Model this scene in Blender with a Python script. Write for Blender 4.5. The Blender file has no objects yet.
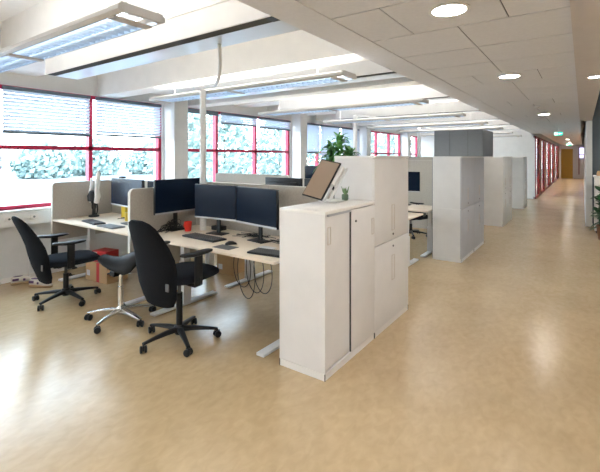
import bpy, bmesh, math, random
from mathutils import Vector, Matrix
random.seed(7)
SC=bpy.context.scene; COL=SC.collection; PI=math.pi
# ------------------------------------------------------------------ materials
def mat(name, col, rough=.5, metal=0, spec=.5, coat=0, noise=None, bump=None, emit=None, sheen=0):
    m=bpy.data.materials.new(name); m.use_nodes=True; nt=m.node_tree; N=nt.nodes; L=nt.links
    b=N['Principled BSDF']
    b.inputs['Base Color'].default_value=(*col,1); b.inputs['Roughness'].default_value=rough
    b.inputs['Metallic'].default_value=metal; b.inputs['Specular IOR Level'].default_value=spec
    b.inputs['Coat Weight'].default_value=coat; b.inputs['Sheen Weight'].default_value=sheen
    tc=N.new('ShaderNodeTexCoord')
    nz=N.new('ShaderNodeTexNoise'); nz.inputs['Scale'].default_value=noise[1] if noise else 6
    nz.inputs['Detail'].default_value=5
    L.new(tc.outputs['Object'],nz.inputs['Vector'])
    c2=noise[0] if noise else tuple(min(1,c*.96) for c in col)
    r=N.new('ShaderNodeValToRGB'); r.color_ramp.elements[0].position=.35; r.color_ramp.elements[1].position=.65
    r.color_ramp.elements[0].color=(*col,1); r.color_ramp.elements[1].color=(*c2,1)
    L.new(nz.outputs['Fac'],r.inputs['Fac']); L.new(r.outputs['Color'],b.inputs['Base Color'])
    if bump:
        n2=N.new('ShaderNodeTexNoise'); n2.inputs['Scale'].default_value=bump[1]; L.new(tc.outputs['Object'],n2.inputs['Vector'])
        bp=N.new('ShaderNodeBump'); bp.inputs['Strength'].default_value=bump[0]; bp.inputs['Distance'].default_value=.01
        L.new(n2.outputs['Fac'],bp.inputs['Height']); L.new(bp.outputs['Normal'],b.inputs['Normal'])
    if emit:
        b.inputs['Emission Color'].default_value=(*emit[0],1); b.inputs['Emission Strength'].default_value=emit[1]
    return m
M={}
M['wall']=mat('wall paint',(.74,.74,.73),.7)
M['ceil']=mat('ceiling paint',(.84,.82,.78),.8)
M['tile']=mat('ceiling tile',(.72,.72,.745),.9,bump=(.1,300),noise=((.69,.69,.715),40))
M['bulk']=mat('bulkhead paint',(.60,.55,.52),.8)
M['gap']=mat('shadow gap',(.10,.09,.09),.9)
M['dark']=mat('dark slot',(.09,.09,.085),.9,spec=.1)
M['beam']=mat('chilled beam lacquer',(.80,.79,.76),.45)
M['panel']=mat('perforated beam plate',(.62,.68,.74),.28,metal=.35,bump=(.05,600))
M['white']=mat('white lacquer',(.80,.79,.77),.4)
M['cab']=mat('cabinet laminate',(.74,.71,.69),.45)
M['cabtop']=mat('cabinet top laminate',(.80,.77,.735),.4)
M['cabcool']=mat('grey white laminate',(.70,.70,.70),.45)
M['greydoor']=mat('grey door laminate',(.45,.46,.49),.5)
M['hand']=mat('handle recess trim',(.60,.53,.46),.4)
M['red']=mat('red window frame',(.50,.012,.06),.4)
M['dred']=mat('dark red frame',(.22,.012,.022),.45)
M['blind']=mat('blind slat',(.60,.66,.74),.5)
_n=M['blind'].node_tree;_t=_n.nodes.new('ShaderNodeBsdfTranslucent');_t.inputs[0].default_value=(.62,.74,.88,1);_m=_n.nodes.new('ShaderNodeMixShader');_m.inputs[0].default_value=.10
_n.links.new(_n.nodes['Principled BSDF'].outputs[0],_m.inputs[1]);_n.links.new(_t.outputs[0],_m.inputs[2]);_n.links.new(_m.outputs[0],_n.nodes['Material Output'].inputs[0])
M['rail']=mat('blind rail grey',(.13,.17,.21),.5)
M['desk']=mat('light birch desktop',(.86,.74,.60),.4,noise=((.82,.69,.54),3))
M['leg']=mat('painted steel leg',(.74,.74,.74),.35,metal=.1)
M['felt']=mat('beige felt',(.49,.45,.39),.95,noise=((.44,.40,.345),60))
M['feltrim']=mat('beige felt edge',(.70,.68,.63),.9)
M['bfab']=mat('black chair fabric',(.008,.009,.011),.95,spec=.12,noise=((.012,.013,.016),150))
M['sfab']=mat('seat fabric',(.012,.014,.019),.95,spec=.15,noise=((.018,.020,.026),150))
M['bpl']=mat('black plastic',(.012,.012,.013),.42,spec=.3)
M['gpl']=mat('grey plastic',(.12,.12,.12),.5)
M['chrome']=mat('polished aluminium',(.72,.71,.69),.18,metal=1)
M['leather']=mat('dark grey leather',(.012,.011,.011),.5,spec=.14,noise=((.014,.013,.012),12))
M['bezel']=mat('silver bezel',(.55,.55,.56),.4,metal=.3)
M['screen']=mat('screen glass',(.005,.012,.028),.22,spec=.15)
M['mug']=mat('red ceramic',(.72,.03,.015),.3)
M['cardb']=mat('cardboard',(.58,.37,.19),.8)
M['redtape']=mat('red parcel tape',(.60,.04,.04),.4)
M['paper']=mat('paper',(.8,.8,.8),.7)
M['leaf']=mat('plant leaf',(.07,.27,.05),.45,noise=((.13,.40,.09),8))
M['leafd']=mat('dark plant leaf',(.02,.085,.03),.4,noise=((.03,.12,.035),9))
M['succ']=mat('succulent green',(.16,.26,.12),.6)
M['potg']=mat('green glazed pot',(.13,.19,.12),.35)
M['potw']=mat('terracotta pot',(.30,.15,.09),.6)
M['soil']=mat('soil',(.05,.035,.025),.95)
M['booth']=mat('charcoal acoustic felt',(.25,.26,.27),.9,noise=((.23,.24,.25),50))
M['greyw']=mat('slate grey wall',(.13,.16,.18),.7)
M['orange']=mat('yellow orange door',(.60,.36,.06),.5)
M['wood']=mat('reddish wood door',(.36,.14,.08),.5)
M['shoe']=mat('white suede',(.68,.62,.56),.8)
M['purple']=mat('purple trim',(.10,.05,.13),.7)
M['sole']=mat('tan gum sole',(.45,.30,.16),.7)
M['bag']=mat('brown grey canvas',(.13,.10,.08),.8)
M['rough']=mat('tree bark',(.12,.09,.06),.9)
M['treel']=mat('haze paled foliage',(.27,.35,.32),.8,noise=((.36,.45,.42),.6))  # distant haze is put into the pale bluish leaf colour
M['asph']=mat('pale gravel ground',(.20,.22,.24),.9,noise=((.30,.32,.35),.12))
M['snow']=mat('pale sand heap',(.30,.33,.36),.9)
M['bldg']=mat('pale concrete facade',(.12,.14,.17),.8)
M['carb']=mat('blue grey car paint',(.16,.24,.32),.3)
M['carw']=mat('white car paint',(.7,.7,.72),.3)
M['mustard']=mat('yellow plastic',(.70,.48,.02),.5)
M['tabface']=mat('display face brown reflection',(.30,.22,.16),.2,coat=.2)  # warm reflection of the surroundings painted as the brown base colour
M['greenled']=mat('exit sign green',(.0,.35,.22),.4,emit=((.02,.62,.42),1.0))
M['signw']=mat('exit sign white',(.9,.9,.9),.4,emit=((.9,1,.95),1.6))
M['tube']=mat('fluorescent tube',(1,1,1),.5,emit=((.93,.97,1),3))
M['up']=mat('uplight diffuser',(1,1,1),.5,emit=((1,.98,.96),14))
M['lamp']=mat('downlight lens',(1,1,1),.4,emit=((1,.94,.86),75))
M['panell']=mat('added corridor fill diffuser',(1,1,1),.4,emit=((1,.95,.86),190))  # glow of the added lamps behind the corridor glass
M['panelb']=mat('added office fill diffuser',(1,1,1),.4,emit=((.95,.97,1),26))  # glow of the added lamps beside and behind the camera
M['louv']=mat('louvre aluminium',(.50,.60,.72),.3,metal=.7)
M['lampb']=mat('luminaire housing',(.60,.58,.55),.4,metal=.2)
M['lampe']=mat('luminaire crossbar',(.50,.44,.38),.5)
# floor
m=mat('linoleum floor',(.60,.42,.245),.2); M['floor']=m
nt=m.node_tree;N=nt.nodes;L=nt.links;b=N['Principled BSDF'];tc=N.new('ShaderNodeTexCoord')
mp=N.new('ShaderNodeMapping');mp.inputs['Scale'].default_value=(1,.6,1);mp.inputs['Rotation'].default_value=(0,0,.9);L.new(tc.outputs['Object'],mp.inputs['Vector'])
a=N.new('ShaderNodeTexNoise');a.inputs['Scale'].default_value=19;a.inputs['Detail'].default_value=2.5;a.inputs['Roughness'].default_value=.5;a.inputs['Distortion'].default_value=.6
L.new(mp.outputs[0],a.inputs['Vector'])
r=N.new('ShaderNodeValToRGB');r.color_ramp.elements[0].position=.25;r.color_ramp.elements[0].color=(.475,.345,.19,1)
r.color_ramp.elements[1].position=.75;r.color_ramp.elements[1].color=(.555,.41,.24,1)
L.new(a.outputs['Fac'],r.inputs['Fac'])
a3=N.new('ShaderNodeTexNoise');a3.inputs['Scale'].default_value=1.6;a3.inputs['Detail'].default_value=2;L.new(tc.outputs['Object'],a3.inputs['Vector'])
r3=N.new('ShaderNodeValToRGB');r3.color_ramp.elements[0].position=.3;r3.color_ramp.elements[0].color=(.93,.92,.90,1);r3.color_ramp.elements[1].position=.7;r3.color_ramp.elements[1].color=(1.04,1.04,1.04,1)
L.new(a3.outputs['Fac'],r3.inputs['Fac'])
mx=N.new('ShaderNodeMix');mx.data_type='RGBA';mx.blend_type='MULTIPLY';mx.inputs[0].default_value=1
L.new(r.outputs['Color'],mx.inputs[6]);L.new(r3.outputs['Color'],mx.inputs[7]);L.new(mx.outputs[2],b.inputs['Base Color'])
a2=N.new('ShaderNodeTexNoise');a2.inputs['Scale'].default_value=1.5;a2.inputs['Detail'].default_value=4;L.new(tc.outputs['Object'],a2.inputs['Vector'])
mr=N.new('ShaderNodeMapRange');mr.inputs['To Min'].default_value=.20;mr.inputs['To Max'].default_value=.29
L.new(a2.outputs['Fac'],mr.inputs['Value']);L.new(mr.outputs[0],b.inputs['Roughness'])
b.inputs['Specular IOR Level'].default_value=.85
# glass
def glass(name,tint,k=.08):
    m=bpy.data.materials.new(name);m.use_nodes=True;nt=m.node_tree;N=nt.nodes;L=nt.links
    for n in list(N): N.remove(n)
    o=N.new('ShaderNodeOutputMaterial');mx=N.new('ShaderNodeMixShader');t=N.new('ShaderNodeBsdfTransparent');g=N.new('ShaderNodeBsdfGlossy')
    t.inputs[0].default_value=(*tint,1);g.inputs['Roughness'].default_value=.02
    lw=N.new('ShaderNodeLayerWeight');pw=N.new('ShaderNodeMath');pw.operation='POWER';pw.inputs[1].default_value=5
    ml=N.new('ShaderNodeMath');ml.operation='MULTIPLY_ADD';ml.inputs[1].default_value=.6;ml.inputs[2].default_value=.03
    L.new(lw.outputs['Facing'],pw.inputs[0]);L.new(pw.outputs[0],ml.inputs[0]);L.new(ml.outputs[0],mx.inputs[0]);L.new(t.outputs[0],mx.inputs[1]);L.new(g.outputs[0],mx.inputs[2]);L.new(mx.outputs[0],o.inputs[0])
    return m
M['glass']=glass('window glass',(.93,.97,.97))
M['cglass']=glass('corridor glass',(.62,.60,.60))

# ------------------------------------------------------------------ mesh helpers
class MB:
    def __init__(s): s.b=bmesh.new()
    def box(s,x0,x1,y0,y1,z0,z1,bev=0,mtx=None):
        r=bmesh.ops.create_cube(s.b,size=1)['verts']
        for v in r: v.co=Vector(((x0+x1)/2+v.co.x*(x1-x0),(y0+y1)/2+v.co.y*(y1-y0),(z0+z1)/2+v.co.z*(z1-z0)))
        if bev:
            ed=list({e for v in r for e in v.link_edges})
            res=bmesh.ops.bevel(s.b,geom=ed,offset=bev,segments=2,affect='EDGES',profile=.5)
            r=list({v for f in res['faces'] for v in f.verts}|{v for v in r if v.is_valid})
        if mtx is not None:
            for v in r: v.co=mtx@v.co
        return s
    def ring(s,pts): return [s.b.verts.new(p) for p in pts]
    def loft(s,rings,cap=True,closed=False):
        R=[s.ring(r) for r in rings];n=len(R[0])
        pairs=list(zip(R,R[1:]))+([(R[-1],R[0])] if closed else [])
        for A,B in pairs:
            for i in range(n):
                j=(i+1)%n
                try: s.b.faces.new((A[i],A[j],B[j],B[i]))
                except ValueError: pass
        if cap and not closed:
            s.b.faces.new(R[0][::-1]);s.b.faces.new(R[-1])
        return s
    def tube(s,pts,r,n=10,cap=True):
        pts=[Vector(p) for p in pts];rs=r if isinstance(r,(list,tuple)) else [r]*len(pts)
        rings=[];prev=None
        for i,p in enumerate(pts):
            t=(pts[min(i+1,len(pts)-1)]-pts[max(i-1,0)]).normalized()
            if prev is None: u=t.orthogonal().normalized()
            else:
                u=prev-t*prev.dot(t); u=u.normalized() if u.length>1e-6 else t.orthogonal().normalized()
            prev=u;w=t.cross(u)
            rings.append([p+(u*math.cos(a)+w*math.sin(a))*rs[i] for a in [2*PI*k/n for k in range(n)]])
        return s.loft(rings,cap)
    def lathe(s,prof,c=(0,0,0),n=24,axis='z'):
        rings=[]
        for r_,z in prof:
            rr=[]
            for k in range(n):
                a=2*PI*k/n;x,y=max(r_,1e-4)*math.cos(a),max(r_,1e-4)*math.sin(a)
                p={'z':(x,y,z),'x':(z,x,y),'y':(x,z,y)}[axis]
                rr.append(Vector(p)+Vector(c))
            rings.append(rr)
        return s.loft(rings,True)
    def quad(s,pts):
        s.b.faces.new([s.b.verts.new(p) for p in pts]);return s
    def tf(s,m):
        for v in s.b.verts: v.co=m@v.co
        return s
    def build(s,name,m,parent=None,smooth=False,loc=None):
        bmesh.ops.recalc_face_normals(s.b,faces=s.b.faces)
        me=bpy.data.meshes.new(name);s.b.to_mesh(me);s.b.free()
        if m: me.materials.append(m)
        if smooth:
            for p in me.polygons: p.use_smooth=True
            try: me.set_sharp_from_angle(angle=math.radians(40))
            except Exception: pass
        o=bpy.data.objects.new(name,me);COL.objects.link(o)
        if parent: o.parent=parent
        if loc: o.location=loc
        return o
def empty(name,label,cat,loc=(0,0,0),rz=0,group=None):
    o=bpy.data.objects.new(name,None);COL.objects.link(o);o.location=loc;o.rotation_euler=(0,0,rz);o.empty_display_size=.1
    return tag(o,label,cat,group)
def tag(o,label,cat,group=None,kind=None):
    o['label']=label;o['category']=cat
    if group:o['group']=group
    if kind:o['kind']=kind
    return o
def struct(o): o['kind']='structure';return o
def dup(root,loc=None,rz=None,label=None):
    r=root.copy();COL.objects.link(r)
    if loc is not None:r.location=loc
    if rz is not None:r.rotation_euler=(0,0,rz)
    if label:r['label']=label
    for ch in list(root.children):
        c=ch.copy();COL.objects.link(c);c.parent=r
        for g in list(ch.children):
            d=g.copy();COL.objects.link(d);d.parent=c
    return r
def B(name,m,x0,x1,y0,y1,z0,z1,parent=None,bev=0): return MB().box(x0,x1,y0,y1,z0,z1,bev).build(name,m,parent,smooth=bool(bev))
def subd(o,l=2):
    md=o.modifiers.new('s','SUBSURF');md.levels=l;md.render_levels=l;return o
def sup(cx,cy,cz,hw,ht,n=16,p=2.6,ux=(1,0,0),uy=(0,1,0)):
    out=[];ux=Vector(ux);uy=Vector(uy)
    for k in range(n):
        a=2*PI*k/n;c,s_=math.cos(a),math.sin(a)
        out.append(Vector((cx,cy,cz))+ux*(hw*math.copysign(abs(c)**(2/p),c))+uy*(ht*math.copysign(abs(s_)**(2/p),s_)))
    return out

# ------------------------------------------------------------------ room shell
Y0W=-4.2; FAR=17.7
struct(MB().box(-6.3,3.2,Y0W-.2,37,-.12,0).build('floor',M['floor']))
# window wall, bay by bay
bays=[(-3.0,.60),(.75,4.35),(4.72,8.1),(8.47,11.85),(12.22,15.6),(15.95,17.65)]
zs0,zs1=.92,2.52
w=MB();w.box(-6.25,-6.0,Y0W,FAR+.2,-.12,zs0);w.box(-6.25,-6.0,Y0W,FAR+.2,zs1,3.35)
ys=[Y0W]+[v for b_ in bays for v in b_]+[FAR+.2]
for i in range(0,len(ys),2):
    if ys[i+1]>ys[i]: w.box(-6.25,-6.0,ys[i],ys[i+1],zs0,zs1)
struct(w.build('wall_left',M['wall']))
wn=0
def window(y0,y1,mull,blind,zr=None,label=''):
    global wn;wn+=1
    r=empty('window_%d'%wn,'','');del r['label'];del r['category'];r['kind']='structure'
    f=MB();x0,x1=-6.12,-6.03;t=.055
    f.box(x0,x1,y0,y1,zs0,zs0+.05);f.box(x0,x1,y0,y1,zs1-.05,zs1);f.box(x0,x1,y0,y1,1.70,1.755)
    for y in [y0+t/2]+mull+[y1-t/2]: f.box(x0,x1,y-t/2,y+t/2,zs0+.05,zs1-.05)
    f.build('window_frame',M['red'],r)
    q=MB();q.box(-6.085,-6.075,y0+t,y1-t,zs0+.05,zs1-.05);q.build('pane',M['glass'],r)
    q=MB();q.box(-6.02,-5.89,y0,y1,zs0-.02,zs0);q.build('window_sill',M['white'],r)
    return r
def blind(y0,y1,zb,ztop=2.5,lab='',closed=.85):
    r=empty('venetian_blind',lab,'blind',(-5.965,(y0+y1)/2,0),group='venetian blinds on the long window wall')
    h=(y1-y0)/2-.01
    MB().box(-.03,.03,-h,h,ztop-.045,ztop).build('head_rail',M['rail'],r)
    s=MB();z=ztop-.06;n=0
    cz=zb+.03
    while z>cz and n<90:
        c,sn=math.cos(closed),math.sin(closed);d=.025
        s.quad([(-d*c,-h,z-d*sn),(d*c,-h,z+d*sn),(d*c,h,z+d*sn),(-d*c,h,z-d*sn)]);z-=.046;n+=1
    s.build('slats',M['blind'],r)
    MB().box(-.018,.018,-h,h,zb,zb+.03).build('bottom_rail',M['rail'],r)
    for yy in (-h*.7,h*.7): MB().tube([(0.016,yy,zb+.02),(0.016,yy,ztop-.03)],.0015,5).build('cord',M['white'],r)
    return r
names=['nearest the camera side','third from the big column','second from the big column','next to the big column']
window(-3.0,.60,[-1.8,-.6],None)
for i,(a_,b_) in enumerate([(-3,-1.8),(-1.8,-.6),(-.6,.6)]): pass
window(.75,4.35,[1.95,3.12],None)
blind(.80,1.92,1.90,lab='lowered blind cut by the left edge of the photo')
blind(1.97,3.08,1.90,lab='lowered white blind above the left chair, left of its neighbour')
blind(3.16,4.3,1.92,lab='lowered white blind just left of the big white column')
window(4.72,8.1,[5.66,6.84],None)
blind(4.78,5.62,2.42,lab='blind pulled fully up, right behind the thin power pole')
blind(5.70,6.80,2.27,lab='mostly raised blind in the middle pane above the double monitors')
blind(6.88,8.04,2.25,lab='mostly raised blind in the pane left of the second column')
window(8.47,11.85,[9.45,10.6],None)
blind(8.52,9.42,1.70,lab='half lowered blind right of the second column, left of the plant',closed=1.05)
blind(9.48,10.56,1.0,lab='fully lowered pale blind directly behind the tall plant',closed=1.05)
blind(10.64,11.8,1.0,lab='fully lowered pale blind just right of the tall plant',closed=1.05)
window(12.22,15.6,[13.35,14.5],None)
window(15.95,17.65,[16.8],None)
# casing below the sills with sockets
cs=B('trim_1',M['white'],-5.999,-5.88,Y0W+.01,17.69,.72,.895);struct(cs)
for y,l in ((2.02,'double wall socket on the window casing at the left edge'),(2.30,'single wall socket on the window casing above the left chair')):
    s=empty('wall_socket',l,'socket',(-5.88,y,.82),group='sockets on the window casing')
    MB().box(0,.008,-.045,.045,-.03,.03,.002).build('cover_plate',M['cabtop'],s)
    q=MB();q.lathe([(.014,.008),(.014,.011),(.010,.0115),(.010,.009)],(0,-.0,0),12,'x');q.build('socket_hole',M['gpl'],s)
tag(MB().tube([(-5.985,2.28,0),(-5.985,2.28,.72)],.012,8).build('conduit_pipe',M['white'],smooth=True),'thin white vertical pipe on wall behind the left chair','pipe')
# columns
for i,y in enumerate((4.39,8.15,11.9,15.62,.62)):
    o=B('trim_%d'%(i+2),M['white'],-6.0,-5.72,y,y+.29,0,3.3);struct(o)
B('trim_7',M['ceil'],-5.999,-5.96,Y0W,17.69,3.2,3.3)['kind']='structure'
# ceiling slab & office far wall
struct(B('ceiling',M['ceil'],-6.25,3.2,Y0W-.2,37,3.3,3.4))
struct(B('wall_back',M['wall'],-6.0,-1.5,17.7,17.85,0,3.3))
struct(B('wall_front',M['wall'],-6.0,3.0,Y0W-.15,Y0W,0,3.3))
struct(B('wall_right',M['wall'],3.0,3.15,Y0W,12,0,3.3))
struct(B('baseboard_left',M['cabtop'],-6.0,-5.985,Y0W,17.69,0,.06))
# ceiling ribs above
rb=0
for y in (-2.2,-.1,3.2,4.77,7.2,9.3,11.3,13.6,15.6):
    o=B('trim_%d'%(10+rb),M['ceil'],-6.0,-1.6,y,y+.30,2.52 if y<6 else 2.6,3.3);struct(o);rb+=1
# chilled beams
for i,(y,l) in enumerate(((-.15,'behind the camera'),(2.0,'nearest, between the two suspended lamps in front'),(4.03,'second from the front, behind the long suspended lamp'),(6.15,'third from the front'),(8.31,'fourth from the front'),(10.40,'fifth from the front, over the grey booth'),(12.43,'sixth from the front, over the grey booth'),(14.6,'farthest at the rear wall'))):
    if y<0: continue
    e=empty('chilled_beam','long white ceiling beam unit with dark slot, '+l,'ceiling beam',(-3.1,y,0),group='ceiling beam units')
    b_=MB();b_.box(-1.7,1.51,0,.33,2.56,2.68);b_.box(-1.7,1.51,-.012,0,2.5,2.68);b_.box(-1.7,1.51,.315,.33,2.5,2.56);b_.box(-1.7,-1.685,0,.33,2.5,2.56)
    b_.build('housing',M['beam'],e)
    MB().box(-1.685,1.51,.085,.315,2.497,2.52).build('perforated_plate',M['panel'],e)
    MB().box(-1.685,1.51,0,.083,2.499,2.56).build('air_slot',M['dark'],e)
    MB().box(1.42,1.512,-.002,.084,2.497,2.545).build('slot_end',M['bpl'],e)
    if y>2: pass
    q=B('trim_%d'%(30+i),M['ceil'],-6.0,-1.6,y-.03,y+.40,2.68,3.3);struct(q)
# soffit band, tile ceiling, bulkhead
struct(B('trim_50',M['tile'],-1.6,-1.33,Y0W,FAR,2.485,3.3))
zt=2.49
t=MB();Xa,Xb=-1.328,-.062;g=.0035
gp=B('trim_51',M['gap'],Xa-.002,Xb+.002,Y0W,36.5,zt+.006,zt+.02);struct(gp)
for k in range(-8,58):
    ya=2.24+.62*(k-2);yb=ya+.62
    if yb>36.5 or ya<Y0W: continue
    j=k-2
    if j in(0,): js=[-1.0,-.385]
    elif 1<=j<=3: js=[-.70]
    elif j%4==0: js=[-1.0,-.38]
    else: js=[-.69]
    xs=[Xa]+js+[Xb]
    for p,q in zip(xs,xs[1:]): t.box(p+(g if p>Xa else -.002),q-(g if q<Xb else -.003),ya+.006,yb-.006,zt,zt+.006)
struct(t.build('trim_52',M['tile']))
struct(B('trim_53',M['bulk'],-.058,.0,Y0W,11.4,2.43,3.3))
struct(B('trim_54',M['bulk'],.0,.165,Y0W,10.9,2.40,3.3))
# corridor
struct(B('wall_corridor',M['wall'],.06,.175,11.4,36.4,0,3.3))
struct(B('baseboard_corridor',M['wall'],.045,.18,11.39,36.3,0,.07))
struct(B('wall_end',M['wall'],-1.6,.3,36.4,36.5,0,3.3))
struct(B('wall_alcove',M['greyw'],.176,3.0,11.5,11.6,0,3.3))
# corridor left partition in glass and dark red
struct(B('trim_60',M['wall'],-1.6,-1.5,17.7,36.4,2.40,3.3))
struct(B('wall_recess',M['wall'],-3.2,-3.1,17.85,36.4,0,3.3))
cf=MB();py=[17.75,19.2,20.2,21.9,23.1,25.2,26.6,29.0,31,33.5,36.2]
for y in py: cf.box(-1.56,-1.47,y,y+.12,0,2.4)
cf.box(-1.55,-1.48,17.7,36.3,2.34,2.4);cf.box(-1.55,-1.48,17.7,36.3,0,.08)
struct(cf.build('trim_61',M['dred']))
for i in range(0,len(py)-1):
    if i%2==0: struct(B('window_%d'%(20+i),M['cglass'],-1.52,-1.51,py[i]+.12,py[i+1],.08,2.34))
    else:
        d=B('door_%d'%(i//2+1),M['wood'],-1.53,-1.49,py[i]+.13,py[i+1]-.01,.03,2.32);struct(d)
        MB().box(-1.49,-1.44,py[i]+.2,py[i]+.32,1.0,1.03,.005).build('door_handle',M['chrome'],d)
d=B('door_6',M['orange'],-1.36,-.62,36.33,36.39,0.0,2.2);struct(d)
MB().box(-.75,-.68,36.28,36.33,1.0,1.03).build('door_handle',M['chrome'],d)
wv=empty('window_30','','');del wv['label'];del wv['category'];wv['kind']='structure'
B('pane',mat('far window daylight glow',(.5,.5,.7),.3,emit=((.62,.62,.9),1.1)),-.22,.05,36.30,36.32,1.55,2.3,wv)  # daylight put in as pane glow, solid wall behind
f=MB();f.box(-.27,-.22,36.27,36.34,.3,2.36);f.box(-.22,.06,36.27,36.34,2.3,2.36);f.box(-.22,.06,36.27,36.34,1.78,1.82);f.build('window_frame',M['dred'],wv)
# acoustic booth
bo=empty('meeting_booth','charcoal grey felt meeting booth rising behind the far cabinets','booth',(-2.655,11.56,0))
B('shell',M['booth'],-.605,.605,-.69,.69,0,2.30,bo,.01)
q=MB()
for x in (-.2,.25): q.box(x-.004,x+.004,-.696,-.69,0.05,2.28)
q.build('panel_joint',M['gpl'],bo)

# ------------------------------------------------------------------ luminaires
def luminaire():
    r=empty('suspended_luminaire','x','lamp',group='long suspended office lamps')
    L2=1.42
    prof=[(-.165,.02),(-.135,-.005),(.135,-.005),(.165,.02),(.165,.055),(.11,.09),(.085,.09),(.085,.075),(-.085,.075),(-.085,.09),(-.11,.09),(-.165,.055)]
    # side housings (open underneath and above)
    h=MB()
    for s_ in (-1,1):
        h.loft([[Vector((x,s_*y,z)) for y,z in ((.135,-.0),(.168,.018),(.168,.055),(.112,.088),(.105,.08),(.145,.05),(.13,.02))] for x in (-L2,L2)])
    for x in (-L2,L2-.02): h.box(x,x+.02,-.15,.15,.005,.08)
    h.build('housing',M['lampb'],r,smooth=True)
    for x in (-L2+.11,0,L2-.11): MB().box(x-.03,x+.03,-.1385,.1385,-.012,.004,.003).build('crossbar',M['lampe'],r)
    for y in (-.055,.055): MB().tube([(-L2+.06,y,.045),(L2-.06,y,.045)],.011,10).build('tube',M['tube'],r,smooth=True)
    l=MB();x=-L2+.16
    while x<L2-.14:
        l.box(x-.003,x+.003,-.128,.128,.0,.034);x+=.065
    for y in (-.128,-.001,.127): l.box(-L2+.03,L2-.03,y,y+.002,-.0,.03)
    l.build('louvre',M['louv'],r)
    MB().box(-L2+.04,L2-.04,-.10,.10,.068,.074).build('uplight_shield',M['white'],r)  # opaque plate added so the uplight does not glow down through the louvre
    MB().box(-L2+.05,L2-.05,-.08,.08,.078,.082).build('uplight_diffuser',M['up'],r)
    for x in (-L2+.35,L2-.35):
        MB().tube([(x,0,.05),(x,0,.97)],.003,6).build('suspension_wire',M['white'],r)
    return r
lum=luminaire()
for c_ in lum.children:
    if not c_.name.startswith('suspension'): c_.data.transform(Matrix.Diagonal((1,.80,.62,1)))
lum.location=(-3.27,1.225,2.315);lum['label']='long suspended lamp nearest the camera, cut by the left edge'
for y,x,l in ((3.245,-3.15,'long suspended lamp running behind the white power pole toward the ceiling band'),(5.35,-3.13,'suspended lamp third from the camera, above the plant'),(7.45,-3.13,'suspended lamp fourth from the camera, partly hidden by the beams'),
              (9.55,-3.13,'suspended lamp fifth from the camera, in front of the grey booth'),(11.6,-3.13,'suspended lamp sixth from the camera, far in the office'),(13.9,-3.2,'added second farthest suspended lamp brightening the rear wall'),(16.2,-3.2,'added farthest suspended lamp brightening the rear wall'),(-1.0,-3.1,'')):  # the two rear lamps are added to brighten the back wall
    o=dup(lum,(x,y,2.32))
    o['label']=l or 'added suspended fill lamp behind the camera'
for o in list(bpy.data.objects):
    pass
# suspended lamp behind the camera is unseen and added for light
def downlight(x,y,z,r_,lab):
    e=empty('downlight',lab,'lamp',(x,y,z),group='round recessed ceiling lights')
    MB().lathe([(r_,0),(r_*1.22,-.001),(r_*1.25,-.006),(r_*1.0,-.008),(r_*.98,0)],n=32).build('trim_ring',M['white'],e,smooth=True)
    MB().lathe([(0.001,-.004),(r_*.97,-.004),(r_*.97,-.001),(.001,-.001)],n=32).build('lens',M['lamp'],e)
    return e
for x,y,l in ((-.66,2.5,'large round recessed light nearest the camera in tiled ceiling'),(-.66,4.93,'second round recessed light along the tiled ceiling'),(-.66,9.75,'third round recessed light along the tiled ceiling'),(-.66,24.5,'added recessed light brightening the deep corridor'),(-.66,29.5,'added second last recessed light brightening the corridor'),(-.66,34.3,'last round recessed light before the yellow door'),(-.66,0.1,'round recessed light overhead beside the camera'),(-.66,-2.3,'added recessed fill light behind the camera')):  # deep corridor pair and the rearmost light are added for brightness
    downlight(x,y,zt-.001,.098,l)
downlight(.095,4.95,2.399,.05,'small light in the lower bulkhead at right edge of photo')
for y in (19.5,23.5,28,32.5):
    e=empty('added_panel_lamp','added unseen square lamp lighting the corridor through the red framed glass','lamp',(-2.35,y,3.28),group='added lamps behind the corridor glass')  # unseen lamps added to light the corridor through the glass
    B('frame',M['white'],-.33,.33,-.33,.33,0,.02,e);B('diffuser',M['panell'],-.30,.30,-.30,.30,-.01,0,e)
for x,y in ((1.7,-2.6),(1.7,.6),(-2.6,-3.2),(-4.6,-3.2),(1.7,7.5)):
    e=empty('added_panel_lamp','added square fill lamp in the office out of the camera view','lamp',(x,y,3.28 if x>0 else 3.28),group='added square fill lamps beside and behind the camera')  # unseen lamps added to brighten the cabinet faces toward the camera
    B('frame',M['white'],-.33,.33,-.33,.33,0,.02,e);B('diffuser',M['panelb'],-.30,.30,-.30,.30,-.01,0,e)
# small detectors
tag(MB().lathe([(.001,-.035),(.03,-.033),(.045,-.01),(.05,0),(.001,0)],(-.66,8.2,zt),16).build('smoke_detector',M['white'],smooth=True),'small white smoke detector between the second and third round lights','detector')
# exit signs
def exitsign(x,y,z,lab,s=1):
    e=empty('exit_sign',lab,'sign',(x,y,z),group='green exit signs')
    MB().box(-.17*s,.17*s,-.02,.02,-.085*s,.085*s,.004).build('sign_box',M['greenled'],e)
    q=MB()
    q.box(-.155*s,-.075*s,-.024,-.021,-.06*s,.06*s)  # doorway
    q.box(.05*s,.14*s,-.024,-.021,-.012*s,.012*s)
    q.loft([[Vector((a*s,-.024+d,b*s)) for a,b in ((.05,.045),(.05,-.045),(.01,0))] for d in (0,.003)])
    q.box(-.05*s,-.02*s,-.024,-.021,-.05*s,.03*s);q.lathe([(.001,-.0238),(.014*s,-.0238),(.014*s,-.021),(.001,-.021)],(-.035*s,0,.05*s),10,'y')
    q.build('pictogram',M['signw'],e)
    MB().tube([(0,0,.085*s),(0,0,zt-z)],.006,6).build('hanger',M['white'],e)
exitsign(-.60,14.2,2.29,'nearer green exit sign hanging over the corridor mouth',.62)
exitsign(-.62,26.0,2.27,'farther tiny green exit sign above the yellow door',.7)

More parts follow.
